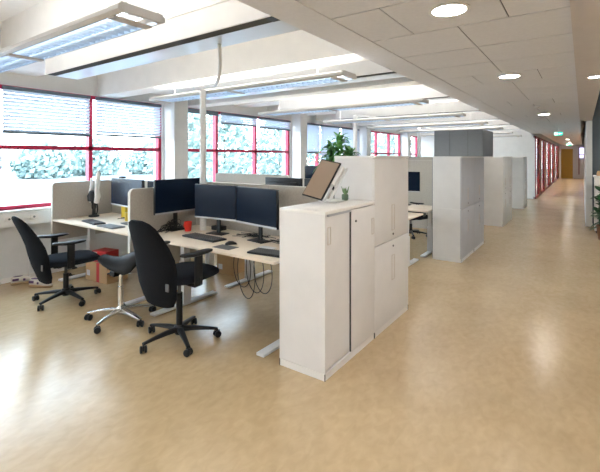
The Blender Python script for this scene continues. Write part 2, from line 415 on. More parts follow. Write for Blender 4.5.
DZ=.78
# ------------------------------------------------------------------ power poles
def pole(x,y,r_,lab,hose=None,top=2.51,z0=0):
    e=empty('power_pole',lab,'pole',(x,y,0),group='white ceiling power poles')
    MB().tube([(0,0,z0),(0,0,top-.01)],r_,18).build('pole_tube',M['white'],e,smooth=True)
    MB().lathe([(r_*1.12,top-.03),(r_*1.12,top),(r_*.8,top+.025),(.002,top+.035)],n=18).build('cap',M['white'],e,smooth=True)
    if hose: MB().tube([Vector(p)-Vector((x,y,0)) for p in hose],.017,10).build('hose',M['white'],e,smooth=True)
    return e
def bez(P,n=18):
    out=[]
    P=[Vector(p) for p in P]
    for i in range(n+1):
        t=i/n;Q=P[:]
        while len(Q)>1: Q=[a.lerp(b_,t) for a,b_ in zip(Q,Q[1:])]
        out.append(Q[0])
    return out
pole(-3.49,3.065,.036,'white round power pole rising behind the red mug desk',bez([(-3.49,3.065,2.38),(-3.2,2.9,2.36),(-2.85,2.7,2.20),(-2.55,2.45,2.30),(-2.36,2.24,2.50)]),top=2.37,z0=DZ)
pole(-4.17,8.07,.05,'white round power pole right of the tall plant',bez([(-4.17,8.07,2.53),(-3.8,8,2.5),(-3.3,8,2.35),(-2.8,8.2,2.3),(-2.6,8.35,2.5)]))
pole(-4.0,11.86,.05,'farthest white power pole left of the grey booth',bez([(-4,11.86,2.53),(-3.8,11.8,2.5),(-3.6,12,2.35),(-3.4,12.3,2.4),(-3.3,12.5,2.5)]))

# ------------------------------------------------------------------ desks
DZ=.78
def desk(x0,x1,y0,y1,z,f0,f1,lab,label_front=-1):
    cx,cy=(x0+x1)/2,(y0+y1)/2
    e=empty('desk',lab,'desk',(cx,cy,0))
    B('tabletop',M['desk'],x0-cx,x1-cx,y0-cy,y1-cy,z-.025,z,e,.004)
    for fx in (f0,f1):
        x=fx-cx
        B('foot',M['leg'],x-.04,x+.04,-.42,.42,.005,.03,e,.006)
        c=MB();c.box(x-.04,x+.04,-.06,.04,.03,z-.30,.004);c.box(x-.03,x+.03,-.05,.03,z-.32,z-.05,.003);c.build('leg',M['leg'],e)
    B('crossbeam',M['leg'],f0-cx+.03,f1-cx-.03,-.03,.02,z-.075,z-.03,e)
    B('cable_tray',M['bpl'],f0-cx+.15,f1-cx-.15,.06,.22,z-.17,z-.05,e)
    return e
desk(-5.70,-3.92,2.45,3.27,DZ,-5.49,-4.02,'light birch desk by the window with bionic hand model on it')
desk(-3.84,-1.97,2.45,3.27,DZ,-3.53,-2.11,'light birch desk with red mug and three monitors')
desk(-3.84,-1.97,3.50,4.32,.74,-3.55,-2.11,'desk on the far side of the felt screen, mostly hidden')
desk(-5.70,-4.2,3.50,4.32,.74,-5.49,-4.30,'far side desk by the window behind the bionic hand desk')
desk(-3.75,-2.03,6.40,7.15,.74,-3.5,-2.09,'light desk seen through the gap between the cabinet rows')
desk(-3.84,-1.99,5.30,6.10,.74,-3.55,-2.11,'hidden desk before the gap between the cabinet rows')
# felt screens
def screen(name,x0,x1,y0,y1,z0,z1,lab,rim=True):
    e=empty(name,lab,'screen',((x0+x1)/2,(y0+y1)/2,0))
    hx,hy=(x1-x0)/2,(y1-y0)/2
    alongY=hy>hx;r_=.05
    L_=hy if alongY else hx;T=hx if alongY else hy
    pts=[(-L_,z0)];
    for k in range(7):
        a=PI-PI/2*k/6;pts.append((-L_+r_+r_*math.cos(a),z1-r_+r_*math.sin(a)))
    for k in range(7):
        a=PI/2-PI/2*k/6;pts.append((L_-r_+r_*math.cos(a),z1-r_+r_*math.sin(a)))
    pts.append((L_,z0))
    if alongY: rings=[[Vector((t_,p,z)) for p,z in pts] for t_ in (-T,T)]
    else: rings=[[Vector((p,t_,z)) for p,z in pts] for t_ in (-T,T)]
    MB().loft(rings).build('felt_panel',M['felt'],e)
    if rim:
        pp=[(p,z) for p,z in pts]
        def rp(o_): return [Vector((T*0+o_,p,z)) if alongY else Vector((p,o_,z)) for p,z in pp]
        q=MB()
        for i in range(len(pp)-1):
            a,b_=pp[i],pp[i+1]
            da=Vector((b_[0]-a[0],b_[1]-a[1])).normalized();nrm=Vector((-da.y,da.x))*.004
            c4=[a,b_,(b_[0]+nrm.x,b_[1]+nrm.y),(a[0]+nrm.x,a[1]+nrm.y)]
            q.loft([[Vector((t_,p,z)) if alongY else Vector((p,t_,z)) for p,z in c4] for t_ in (-T*1.02,T*1.02)])
        q.build('edge_trim',M['feltrim'],e)
    return e
screen('desk_screen',-5.737,-5.702,2.45,3.27,.50,1.26,'beige felt desk screen at window behind the bionic hand')
screen('desk_screen',-3.90,-3.86,2.41,3.30,.38,1.26,'beige felt desk screen dividing the two front desks')
screen('desk_screen',-3.84,-1.95,3.272,3.322,.60,1.30,'long beige felt screen behind the double monitors')
screen('desk_screen',-5.70,-3.95,3.272,3.322,.60,1.27,'beige felt screen behind the window desk monitors')
screen('desk_screen',-5.6,-3.9,5.22,5.26,0,1.30,'felt screen seen over the desks in front of the sand heaps outside')
screen('desk_screen',-4.6,-1.99,8.95,8.99,0,1.52,'pale grey floor screen behind the desk in the cabinet gap')
screen('desk_screen',-4.7,-1.9,9.6,9.64,0,1.60,'dark topped floor screen left of the far cabinets')

# ------------------------------------------------------------------ monitors
def monitor(cx,cy,w,h,ztop,rz,zd,lab,name='monitor',stand=True,back=0):
    e=empty(name,lab,'monitor',(cx,cy,zd),rz)   # faces local -Y
    zt_=ztop-zd;zb=zt_-h
    B('casing',M['bpl'],-w/2,w/2,0,.03,zb,zt_,e,.004);B('chin',M['bezel'],-w/2+.001,w/2-.001,-.003,.0,zb+.001,zb+.018,e)
    B('display',M['screen'],-w/2+.006,w/2-.006,-.003,.002,zb+.020,zt_-.006,e)
    B('rear_cover',M['bpl'],-w/2+.06,w/2-.06,.033,.055,zb+.05,zt_-.05,e,.008)
    if stand:
        s=MB();s.box(-.025,.025,.056,.072,.01,zb+.12,.003);s.build('stand',M['bpl'],e)
        B('stand_base',M['bpl'],-.11,.11,-.02,.11,0.0,.010,e,.004)
    return e
def mon2(xl,yl,xr,yr,h,zt_,lab,zd=DZ):
    w=math.hypot(xr-xl,yr-yl);return monitor((xl+xr)/2,(yl+yr)/2,w,h,zt_,math.atan2(yr-yl,xr-xl),zd,lab)
mon2(-3.71,2.60,-3.71,3.22,.375,1.355,'left monitor of the mug desk turned sideways by felt screen')
mon2(-3.47,2.93,-2.90,2.985,.365,1.305,'middle monitor of the mug desk, left of the joined pair')
mon2(-2.893,2.982,-2.28,2.87,.365,1.30,'right monitor of the mug desk, nearest the cabinet')
mon2(-4.98,2.84,-4.12,2.72,.345,1.335,'wide monitor on the window desk beside the bionic hand')
monitor(-4.40,3.15,.56,.35,1.29,-.05,DZ,'dark monitor half hidden behind the dividing felt screen')
monitor(-3.02,3.95,.56,.34,1.345,PI,.74,'left back turned monitor beyond the long felt screen')
monitor(-2.42,3.95,.56,.34,1.345,PI,.74,'right back turned monitor beyond the long felt screen')
monitor(-3.62,5.72,.62,.38,1.45,0,.74,'monitor highest behind the felt screen left of the tilted display')
monitor(-2.62,6.95,.56,.36,1.34,.1,.74,'monitor seen in the gap right of the tall cabinet')

# ------------------------------------------------------------------ desk items
def keyboard(cx,cy,w,d,rz,z,lab):
    e=empty('keyboard',lab,'keyboard',(cx,cy,z),rz)
    B('case',M['bpl'],-w/2,w/2,-d/2,d/2,.0,.016,e,.004)
    k=MB();nx=15;ny=5
    for i in range(nx):
        for j in range(ny):
            x=-w/2+.012+(w-.024)/nx*(i+.5);y=-d/2+.012+(d-.024)/ny*(j+.5)
            k.box(x-.0085,x+.0085,y-.008,y+.008,.016,.022)
    k.build('keys',M['gpl'],e)
keyboard(-3.13,2.76,.50,.17,-.06,DZ,'black keyboard before the middle monitor of the mug desk')
keyboard(-2.17,2.64,.36,.17,.10,DZ,'black keyboard at the desk corner beside the white cabinet')
keyboard(-5.0,2.62,.42,.14,-.15,DZ,'dark keyboard on the window desk')
def mouse(x,y,rz,lab):
    e=MB();e.loft([sup(0,-.055+.11*t,.0+hh/2,.03*ww,hh/2,14,2.4,(1,0,0),(0,0,1)) for t,ww,hh in ((0,.45,.012),(.08,.8,.022),(.35,1,.036),(.65,1,.034),(.92,.8,.02),(1,.5,.01))])
    o=e.build('computer_mouse',M['bpl'],smooth=True,loc=(x,y,DZ));o.rotation_euler=(0,0,rz);return tag(o,lab,'mouse')
mouse(-2.69,2.70,-.6,'black mouse on dark pad before the right monitor')
tag(B('mouse_pad',M['gpl'],-2.76,-2.55,2.53,2.66,DZ,DZ+.003),'dark rectangular mouse pad near front edge of mug desk','mouse pad')
tag(B('paper_stack',M['paper'],-2.40,-2.25,2.74,2.83,DZ,DZ+.006),'small white paper sheets under the right monitor','paper')
# mug
e=empty('mug','red coffee mug on the desk below the left monitor','mug',(-3.58,2.93,DZ))
MB().lathe([(.001,0),(.033,0),(.036,.01),(.043,.10),(.043,.105),(.039,.105),(.034,.012),(.001,.012)],n=24).build('cup',M['mug'],e,smooth=True)
MB().tube(bez([(-.038,-.0,.085),(-.085,-.0,.09),(-.08,0,.025),(-.035,0,.03)],10),.006,8).build('handle',M['mug'],e,smooth=True)
# small black dock / phone
tag(MB().box(-3.42,-3.27,3.12,3.22,DZ,DZ+.05,.01).build('docking_station',M['bpl'],smooth=True),'black docking box on desk behind the middle monitor foot','dock')
# cable tangle
def tangle(cx,cy,z,s,n,lab,h=.05,sy=None):
    sy=sy or s*.5
    q=MB()
    for i in range(n):
        P=[(cx+random.uniform(-s,s),cy+random.uniform(-sy,sy),z+.004+random.uniform(0,h)*random.random()) for _ in range(7)]
        P[0]=(P[0][0],P[0][1],z+.004);P[-1]=(P[-1][0],P[-1][1],z+.004)
        q.tube(bez(P,22),.0028,5)
    return tag(q.build('cable_tangle',M['bpl'],smooth=True),lab,'cables',kind='stuff')
tangle(-3.75,2.84,DZ,.08,20,'black tangle of cables on desk under the left monitor',.30,.20)
tangle(-2.75,3.12,DZ,.28,9,'loose black cables lying under the joined monitors',.04)
tangle(-2.35,3.05,DZ,.18,6,'loose black cables under the right monitor by the cabinet',.03)
q=MB()
for a,b_,c in ((-2.55,2.72,.36),(-2.42,2.75,.30),(-2.30,2.72,.34),(-2.48,2.7,.22)):
    q.tube(bez([(a-.1,b_,.72),(a-.15,b_-.05,.5),(a-.02,b_,c-.1),(a+.1,b_+.03,c),(a+.12,b_,.6),(a+.05,b_,.72)],22),.0035,6)
tag(q.build('hanging_cables',M['bpl'],smooth=True),'black cables hanging in loops below the mug desk edge','cables',kind='stuff')
# things on window desk
e=empty('bionic_hand_model','white and black bionic arm model standing on the window desk','model',(-5.52,2.90,DZ));e.scale=(1.14,1.14,1.14)
q=MB();q.lathe([(.001,0),(.06,0),(.06,.015),(.022,.025),(.02,.09),(.028,.10),(.026,.16),(.034,.17),(.034,.21),(.001,.215)],n=14);q.build('stand',M['bpl'],e,smooth=True)
q=MB();q.tube([(0,0,.19),(0,0,.25),(.005,0,.31)],[.07,.078,.05],10);q.box(-.05,.05,-.03,.03,.22,.30,.01);q.tube(bez([(.03,0,.02),(.11,0,.04),(.09,0,.17),(.03,0,.2)],10),.008,6);q.build('mechanism',M['bpl'],e,smooth=True)
q=MB();q.tube(bez([(-.05,0,.17),(-.11,0,.26),(-.05,0,.36),(-.03,.0,.42),(-.07,0,.46)],10),[.03,.03,.03,.028,.026,.022,.02,.018,.016,.014,.01],10);q.build('white_shell',M['white'],e,smooth=True)
q=MB();q.tube([(.06,0,.17),(.085,0,.25),(.07,0,.33),(.085,0,.42),(.10,.0,.50),(.105,0,.56)],[.03,.036,.028,.03,.026,.012],10);q.build('forearm',M['white'],e,smooth=True)
tag(MB().lathe([(.001,0),(.035,0),(.042,.09),(.038,.11),(.001,.11)],(-4.78,2.95,DZ),14).build('yellow_cup',M['mustard'],smooth=True),'yellow cup on window desk below the wide monitor','cup')
tag(MB().box(-5.12,-5.02,3.06,3.10,DZ,DZ+.20,.006).build('sticky_note_holder',M['mustard'],smooth=True),'yellow green card standing left of the wide monitor','card')
tag(MB().box(-4.70,-4.36,2.50,2.66,DZ,DZ+.012,.003).build('drawing_tablet',M['gpl'],smooth=True),'flat dark tablet lying on the window desk by the divider','tablet')
tag(MB().box(-4.42,-4.27,2.92,3.0,DZ,DZ+.06,.01).build('black_device',M['bpl'],smooth=True),'small black device box under the wide monitor','device')
tangle(-4.95,3.05,DZ,.2,7,'black cables at the foot of the wide monitor',.05)
# webcam
tag(MB().box(-4.72,-4.62,2.785,2.83,1.338,1.362,.008).build('webcam',M['bpl'],smooth=True),'small black webcam on top of the wide monitor','webcam')

# ------------------------------------------------------------------ chairs
def starbase(root,r_,m,castm,rot=0,arm_z=.10):
    b=MB();b.lathe([(.001,.055),(.035,.055),(.045,.075),(.045,.12),(.034,.135),(.001,.135)],n=20)
    for k in range(5):
        a=rot+2*PI*k/5;u=Vector((math.cos(a),math.sin(a),0));v=Vector((-u.y,u.x,0))
        rings=[]
        for t,hw,ht,z in ((.02,.028,.024,arm_z),(.12,.024,.020,arm_z-.003),(.22,.020,.015,arm_z-.012),(r_+.005,.017,.010,arm_z-.027)):
            c=u*t;rings.append(sup(c.x,c.y,z,hw,ht,10,3,v,(0,0,1)))
        b.loft(rings)
    b.build('star_base',m,root,smooth=True)
    cm=None
    for k in range(5):
        a=rot+2*PI*k/5
        if cm is None:
            q=MB()
            for s_ in (-1,1):
                q.lathe([(.001,s_*.008),(.026,s_*.008),(.029,s_*.012),(.029,s_*.026),(.020,s_*.029),(.001,s_*.029)],(0,0,.029),16,'x')
            q.box(-.008,.008,-.02,.024,.02,.06,.003);q.tube([(0,.0,.05),(0,.0,.075)],.007,8)
            cm=q.build('caster',castm,root,smooth=True)
            c=cm
        else: c=cm.copy();COL.objects.link(c);c.parent=root
        c.location=(math.cos(a)*r_,math.sin(a)*r_,0);c.rotation_euler=(0,0,a+random.uniform(-1.2,1.2))
def task_chair(loc,rz,s,lab,rot,lean=0):
    e=empty('office_chair',lab,'chair',loc,rz)    # faces local +Y
    starbase(e,.325,M['bpl'],M['bpl'],rot-rz)
    MB().tube([(0,0,.12),(0,0,s-.21)],.028,16).build('gas_lift_cover',M['bpl'],e,smooth=True)
    MB().tube([(0,0,s-.22),(0,0,s-.10)],.015,12).build('gas_lift',M['gpl'],e,smooth=True)
    q=MB();q.box(-.07,.07,-.14,.12,s-.125,s-.07,.015);q.tube([(.06,.0,s-.10),(.20,.02,s-.115)],.007,8);q.box(.17,.23,-.005,.045,s-.122,s-.108,.004);q.box(-.13,-.05,-.07,-.02,s-.16,s-.10,.012)
    q.build('mechanism',M['bpl'],e,smooth=True)
    # seat
    rings=[]
    for y,hw,ht,z in ((-.21,.15,.02,-.02),(-.19,.20,.038,-.02),(-.10,.235,.048,-.025),(.05,.245,.048,-.028),(.20,.235,.045,-.025),(.285,.20,.038,-.032),(.315,.15,.022,-.045)):
        rings.append(sup(0,y,s-.04+z*.6+.005,hw,ht,22,3.2,(1,0,0),(0,0,1)))
    MB().loft(rings).build('seat',M['sfab'],e,smooth=True)
    # backrest
    rings=[]
    for z,y,hw,th in ((-.26,-.215,.12,.02),(-.245,-.22,.17,.036),(-.18,-.235,.205,.045),(-.07,-.26,.232,.052),(.05,-.27,.245,.058),(.15,-.28,.24,.055),(.25,-.305,.22,.05),(.34,-.335,.19,.045),(.41,-.36,.162,.04),(.45,-.378,.125,.032),(.472,-.386,.07,.016)):
        rr=[]
        for p in sup(0,0,0,hw,th,24,2.5,(1,0,0),(0,1,0)):
            curve=.10*(p.x/.24)**2*(.10/.10)*.45
            rr.append(Vector((p.x,y+p.y+curve-lean*max(0,(z+.15)/.6)**1.1,s+z)))
        rings.append(rr)
    MB().loft(rings).build('backrest',M['bfab'],e,smooth=True)
    q=MB();q.tube([(0,-.10,s-.10),(0,-.22,s-.11),(0,-.285,s-.06),(0,-.31,s+.06)],.022,10);q.build('back_bracket',M['bpl'],e,smooth=True)
    q=MB();q.box(.185,.222,-.29,-.28,s-.09,s-.03,.003);q.build('rear_label',M['gpl'],e)
    for sx in (-1,1):
        a=MB();x=sx*.285
        a.tube([(sx*.10,.0,s-.10),(sx*.24,.0,s-.10),(x,.0,s-.08),(x,.0,s-.02)],[.016,.018,.02,.02],10)
        a.box(x-.016,x+.016,-.035,.035,s-.09,s+.16,.008)
        a.tf(Matrix.Translation((0,-.035,0)));a.build('arm_post',M['bpl'],e,smooth=True)
        p=MB();rings=[]
        for y,hw,ht,dz in ((-.17,.018,.008,.01),(-.15,.03,.014,.01),(-.05,.042,.017,.0),(.08,.045,.016,.004),(.13,.036,.013,.006),(.15,.02,.008,.006)):
            rings.append(sup(x-sx*.005,y,s+.175+dz,hw,ht,14,2.8,(1,0,0),(0,0,1)))
        p.loft(rings);p.tf(Matrix.Translation((0,-.04,0)));p.build('armrest',M['bpl'],e,smooth=True)
    return e
R=math.radians
task_chair((-4.73,2.17,0),R(82-90),.51,'black office chair at the far left before the window desk',R(3),.09)
task_chair((-2.89,2.27,0),R(91-90),.625,'black high backed office chair in front of the mug desk',R(46),.03)
task_chair((-2.85,7.95,0),R(-15-90),.46,'black office chair behind the desk in the cabinet gap',R(10))
# saddle stool
e=empty('saddle_stool','dark leather saddle stool with chrome star base between the chairs','stool',(-3.72,2.22,0),0)
starbase(e,.31,M['chrome'],M['bpl'],R(2))
MB().tube([(0,0,.13),(0,0,.33)],.026,16).build('gas_lift_cover',M['chrome'],e,smooth=True)
MB().tube([(0,0,.33),(0,0,.50)],.02,16).build('gas_lift',M['chrome'],e,smooth=True)
q=MB();q.box(-.07,.07,-.06,.06,.45,.49,.012);q.tube([(.0,.0,.465),(-.10,-.08,.42)],.007,8);q.box(-.05,.03,-.09,-.03,.41,.46,.01);q.tf(Matrix.Translation((0,0,.03)));q.build('mechanism',M['bpl'],e,smooth=True)
# seat: local long axis along direction d (front points to image left)
q=MB();d=Vector((.86,.5,0));v=Vector((-.5,.86,0));rings=[]
for t,hw,ht,z,sag in ((-.205,.05,.012,.575,.0),(-.19,.085,.028,.57,.01),(-.12,.115,.035,.55,.03),(-.03,.14,.040,.54,.045),(.06,.17,.05,.56,.055),(.13,.19,.055,.585,.065),(.19,.185,.058,.605,.065),(.235,.15,.05,.615,.05),(.26,.09,.03,.615,.02)):
    rr=[]
    for p in sup(0,0,0,hw,ht,26,2.5,(1,0,0),(0,1,0)):
        zz=z+p.y-sag*2.0*(p.x/.2)**2
        rr.append(d*t+v*p.x+Vector((0,0,zz+.035)))
    rings.append(rr)
q.loft(rings).build('saddle_seat',M['leather'],e,smooth=True)

# ------------------------------------------------------------------ under the desks
def carton(name,cx,cy,w,d,h,rz,lab,tape,z=0,m='cardb'):
    e=empty(name,lab,'box',(cx,cy,z),rz)
    q=MB();q.box(-w/2,w/2,-d/2,d/2,0,h,.003);q.build('carton',M[m],e)
    t=MB()
    for x in tape: t.box(x-.03,x+.03,-d/2-.0015,d/2+.0015,-.0 +.001,h+.0015)
    if tape: t.build('tape',M['redtape'],e)
    else: t.b.free()
    l=MB();l.box(-w/2+.03,-w/2+.10,-d/2-.0025,-d/2-.0005,.06,.13);l.build('shipping_label',M['paper'],e)
    return e
carton('cardboard_box',-5.12,2.86,.46,.30,.24,R(4),'cardboard box with red tape on the floor under window desk',[.04])
carton('cardboard_box',-5.12,2.84,.26,.2,.14,R(12),'small red and white box on top of the taped cardboard box',[],z=.243,m='redtape')
e=empty('backpack','brown grey backpack slumped under the window desk behind the stool','bag',(-4.35,3.12,0),R(-20))
q=MB();q.loft([sup(0,0,z,hw,ht,20,2.6) for z,hw,ht in ((0,.15,.08),(.02,.19,.11),(.15,.2,.12),(.3,.19,.11),(.4,.15,.08),(.45,.08,.04))]);q.build('bag_body',M['bag'],e,smooth=True)
q=MB();q.loft([sup(0,-.12,z,hw,ht,16,3) for z,hw,ht in ((.04,.11,.01),(.06,.13,.035),(.2,.13,.035),(.23,.1,.01))]);q.build('front_pocket',M['bag'],e,smooth=True)
q=MB();q.tube(bez([(-.05,.05,.44),(-.05,.06,.52),(.05,.06,.52),(.05,.05,.44)],8),.008,6);q.build('carry_loop',M['bpl'],e,smooth=True)
tangle(-5.62,2.62,0.0,.13,10,'messy white and black cables on floor beside the cardboard box',.10)
carton('cardboard_box',-4.02,4.05,.28,.3,.26,.1,'plain brown box on the floor under the far side desk',[])
# sneakers
def sneaker(x,y,rz,lab,tilt=0):
    e=empty('sneaker',lab,'shoe',(x,y,.0),rz,group='pair of sneakers by the wall')
    def ring(t,hw,z0,z1,off=0): return sup(t,off,(z0+z1)/2,hw,(z1-z0)/2,16,2.8,(0,1,0),(0,0,1))
    MB().loft([ring(t,w,0.0,z) for t,w,z in ((-.145,.02,.02),(-.135,.035,.03),(-.06,.040,.03),(.03,.044,.028),(.10,.048,.026),(.145,.03,.024),(.155,.012,.02))]).build('sole',M['sole'],e,smooth=True)
    MB().loft([ring(t,w,.022,z) for t,w,z in ((-.14,.02,.085),(-.125,.034,.10),(-.06,.036,.098),(-.0,.038,.095),(.05,.042,.072),(.10,.044,.056),(.14,.028,.046),(.15,.012,.036))]).build('upper',M['shoe'],e,smooth=True)
    q=MB()
    for t in (-.005,.015,.035,.055): q.box(t-.004,t+.004,-.02,.02,.096-(t+.005)*.45,.10-(t+.005)*.45)
    q.build('laces',M['paper'],e)
    q=MB();q.box(-.128,-.06,-.0395,.0395,.05,.08,.006);q.box(-.02,.01,-.0405,.0405,.04,.07,.006);q.build('side_panel',M['purple'],e,smooth=True)
    q=MB();q.loft([sup(t,0,.098,w,.003,14,2.5,(0,1,0),(0,0,1)) for t,w in ((-.12,.01),(-.10,.024),(-.05,.024),(-.02,.012))]);q.build('collar',M['purple'],e,smooth=True)
sneaker(-5.47,2.21,R(28),'white and purple sneaker on floor behind the left chair, nearer one')
sneaker(-5.80,2.16,R(75),'sneaker against the wall, behind its partner and partly hidden')

# ------------------------------------------------------------------ cabinets
CX0,CX1=-1.91,-1.50
def handle_bars(mb,x,yc,z0,z1,w=.028):
    mb.box(x,x+.004,yc-w,yc-w+.005,z0,z1);mb.box(x,x+.004,yc+w-.005,yc+w,z0,z1)
    mb.box(x,x+.004,yc-w+.005,yc+w-.005,z0,z0+.005);mb.box(x,x+.004,yc-w+.005,yc+w-.005,z1-.005,z1)
def lock(mb,x,y,z): mb.lathe([(.001,x),(.010,x),(.010,x+.006),(.006,x+.008),(.001,x+.008)],(0,y,z),12,'x')
# low sliding-door cabinet (local origin at its base centre)
e=empty('sliding_door_cabinet','low white sliding door cabinet nearest the camera, end of the row','cabinet',(-1.705,2.855,0))
hx=.205;hy=.415
q=MB();q.box(-hx,-hx+.018,-hy,hy,.055,1.185);q.box(-hx+.018,hx,-hy,-hy+.018,.055,1.185);q.box(-hx+.018,hx-.002,hy-.018,hy,.055,1.185);q.box(-hx+.018,hx-.03,-hy+.018,hy-.018,.055,.08)
q.build('carcass',M['cab'],e)
B('top_panel',M['cabtop'],-hx-.001,hx+.001,-hy-.001,hy,1.185,1.21,e,.002)
q=MB();q.box(-hx,hx-.004,-hy+.002,hy,0.0,.05);q.build('plinth',M['cabtop'],e)
q=MB()
for (x,y) in ((hx-.004,-hy+.0),(hx-.004,hy-.006)): q.box(x-.001,x+.003,y,y+.006,0,.05)
q.box(-hx-.002,-hx+.004,-hy-.0,-hy+.004,0,.05);q.build('corner_foot',M['bpl'],e)
B('sliding_door',M['cab'],hx-.03,hx-.012,-hy+.018,.02,.06,1.165,e)
B('sliding_door',M['cab'],hx-.012,hx+.004,-.02,hy-.003,.058,1.178,e,.002)
B('door_gap',M['dark'],hx-.012,hx-.0015,-.026,-.0202,.06,1.166,e)
B('lip_shade_band',M['greydoor'],hx-.012,hx-.004,-hy+.05,-.022,1.166,1.183,e)  # grey band paints the shade cast under the top panel
q=MB();handle_bars(q,hx-.012,-hy+.075,.96,1.09,.022);q.build('handle',M['hand'],e)
q=MB();handle_bars(q,hx+.004,hy-.045,.93,1.07,.022);q.build('handle',M['hand'],e)
q=MB();lock(q,hx+.004,.05,1.085);q.build('lock',M['gpl'],e)
def unit(name,x0,x1,y0,y1,z0,z1,lab,m='cab',top=False,plinth=False,lockz=None,ndoor=1,dm=None,hz=None):
    e=empty(name,lab,'cabinet',((x0+x1)/2,(y0+y1)/2,z0));hx=(x1-x0)/2;hy=(y1-y0)/2;h=z1-z0
    p=.05 if plinth else 0
    t=.022 if top else 0
    B('carcass',M[m],-hx,hx-.02,-hy,hy,p,h-t,e)
    if plinth:
        B('plinth',M['cabtop'] if m=='cab' else M[m],-hx,hx-.004,-hy+.002,hy-.002,0,p-.002,e)
        q=MB()
        for y in (-hy+.002,hy-.006): q.box(hx-.006,hx-.001,y,y+.006,0,p)
        q.build('corner_foot',M['bpl'],e)
    if top: B('top_panel',M['cabtop'] if m=='cab' else M[m],-hx-.002,hx+.004,-hy-.002,hy+.002,h-t,h,e,.002)
    w=2*hy/ndoor
    for i in range(ndoor):
        a=-hy+w*i
        d=B('door',M[dm or m],hx-.019,hx,a+.0015,a+w-.0015,p+.002,h-t-.004,e,.0015)
        hz0,hz1=hz or (h*.35,h*.6)
        q=MB();handle_bars(q,hx,a+.5*w,hz0,hz1,.03);q.build('handle',M['hand'],d)
        if lockz is not None:
            q=MB();lock(q,hx,a+.5*w,lockz);q.build('lock',M['gpl'],d)
    return e
unit('cabinet',CX0,CX1,3.275,4.105,0,.803,'lower unit of the tall white cabinet stack behind the tilted display',plinth=True,lockz=.745,hz=(.42,.66))
unit('cabinet',CX0,CX1,3.275,4.105,.805,1.61,'upper unit of the tall white cabinet stack behind the tilted display',top=True,lockz=.055,hz=(.09,.34))
def far(y0,y1,nm,m,dm,n,x0=-1.93):
    unit('cabinet',x0,-1.50,y0,y1,0,.803,'lower unit of '+nm,m=m,plinth=True,lockz=.74,ndoor=n,dm=dm,hz=(.42,.6))
    unit('cabinet',x0,-1.50,y0,y1,.805,1.61,'upper unit of '+nm,m=m,top=True,lockz=.06,ndoor=n,dm=dm,hz=(.12,.3))
far(6.36,7.22,'the grey doored cabinet right of the desk gap, nearer half','cabcool','greydoor',1)
far(7.225,8.05,'the grey doored cabinet right of the desk gap, farther half','cabcool','greydoor',1)
far(10.22,11.65,'the white cabinet pair in the middle of the far row','white','white',2,-2.0)
far(14.1,15.05,'the farthest white cabinet before the red glazed corridor','white','white',1,-2.05)
tag(MB().box(-1.96,-1.935,6.42,8.0,0,1.6,.01).build('partition_panel',M['gpl'],smooth=True),'dark brown edge panel left of the grey doored cabinets','panel')

# ------------------------------------------------------------------ tilted display on cabinet
D_=Vector((-math.sin(math.atan(283/402)),math.cos(math.atan(283/402)),0));R_=Vector((D_.y,-D_.x,0))
def ray(px,py,dep): return D_*dep+R_*((px-300)/402*dep)+Vector((0,0,1.6+(157-py)/402*dep))
TL=ray(321.4,158.6,3.44);TR=ray(341,163,3.33);BL=ray(302,194.6,3.29)
ax=(TR-TL);w_=ax.length;ax.normalize();ay=(TL-BL);ay-=ax*ay.dot(ax);h_=ay.length;ay.normalize();az=ax.cross(ay)
ctr=(TR+BL)/2
e=empty('tilted_display','thin tilted touch display with a painted brown reflection on its screen on the low cabinet','display',(-1.79,3.04,1.211))
mt=Matrix.Translation(ctr-Vector(e.location))@Matrix((ax,ay,az)).transposed().to_4x4()
MB().box(-w_/2,w_/2,-h_/2,h_/2,-.012,0,.003).tf(mt).build('bezel',M['bpl'],e,smooth=True)
MB().box(-w_/2+.006,w_/2-.012,-h_/2+.010,h_/2-.012,-.001,.0015).tf(mt).build('display_face',M['tabface'],e)
MB().box(w_*.05,w_*.5+.03,-h_*.05,h_/2-.02,-.05,-.013,.008).tf(mt).build('rear_housing',M['white'],e,smooth=True)
top=(ctr+ax*(w_*.36)+ay*(h_*.15)-az*.045)-Vector(e.location)
q=MB();q.box(-.105,.08,-.07,.07,0,.012,.003);q.build('foot_plate',M['white'],e,smooth=True)
O_=Vector(e.location)
for dx_ in (-3,2.5):
    a0=ray(327+dx_,199.6,3.47)-O_;a0.z=.008;a1=ray(344+dx_,168,3.46)-O_
    MB().tube([a0,a1],[.013,.012],8).build('support_arm',M['white'],e,smooth=True)
# succulent
e=empty('potted_succulent','small succulent in a green glass pot beside the tilted display','plant',(-1.75,3.19,1.211))
MB().lathe([(.001,0),(.024,0),(.030,.008),(.031,.045),(.026,.055),(.024,.052),(.001,.05)],n=18).build('pot',M['potg'],e,smooth=True)
q=MB()
for k in range(11):
    a=k*2.4;u=Vector((math.cos(a),math.sin(a),0));s_=.012+.018*(k%4)/3
    q.tube([Vector((0,0,.05)),u*s_*.7+Vector((0,0,.07+.01*(k%3))),u*s_*1.3+Vector((0,0,.085+.014*(k%4)))],[.005,.007,.002],6)
q.build('leaves',M['succ'],e,smooth=True)

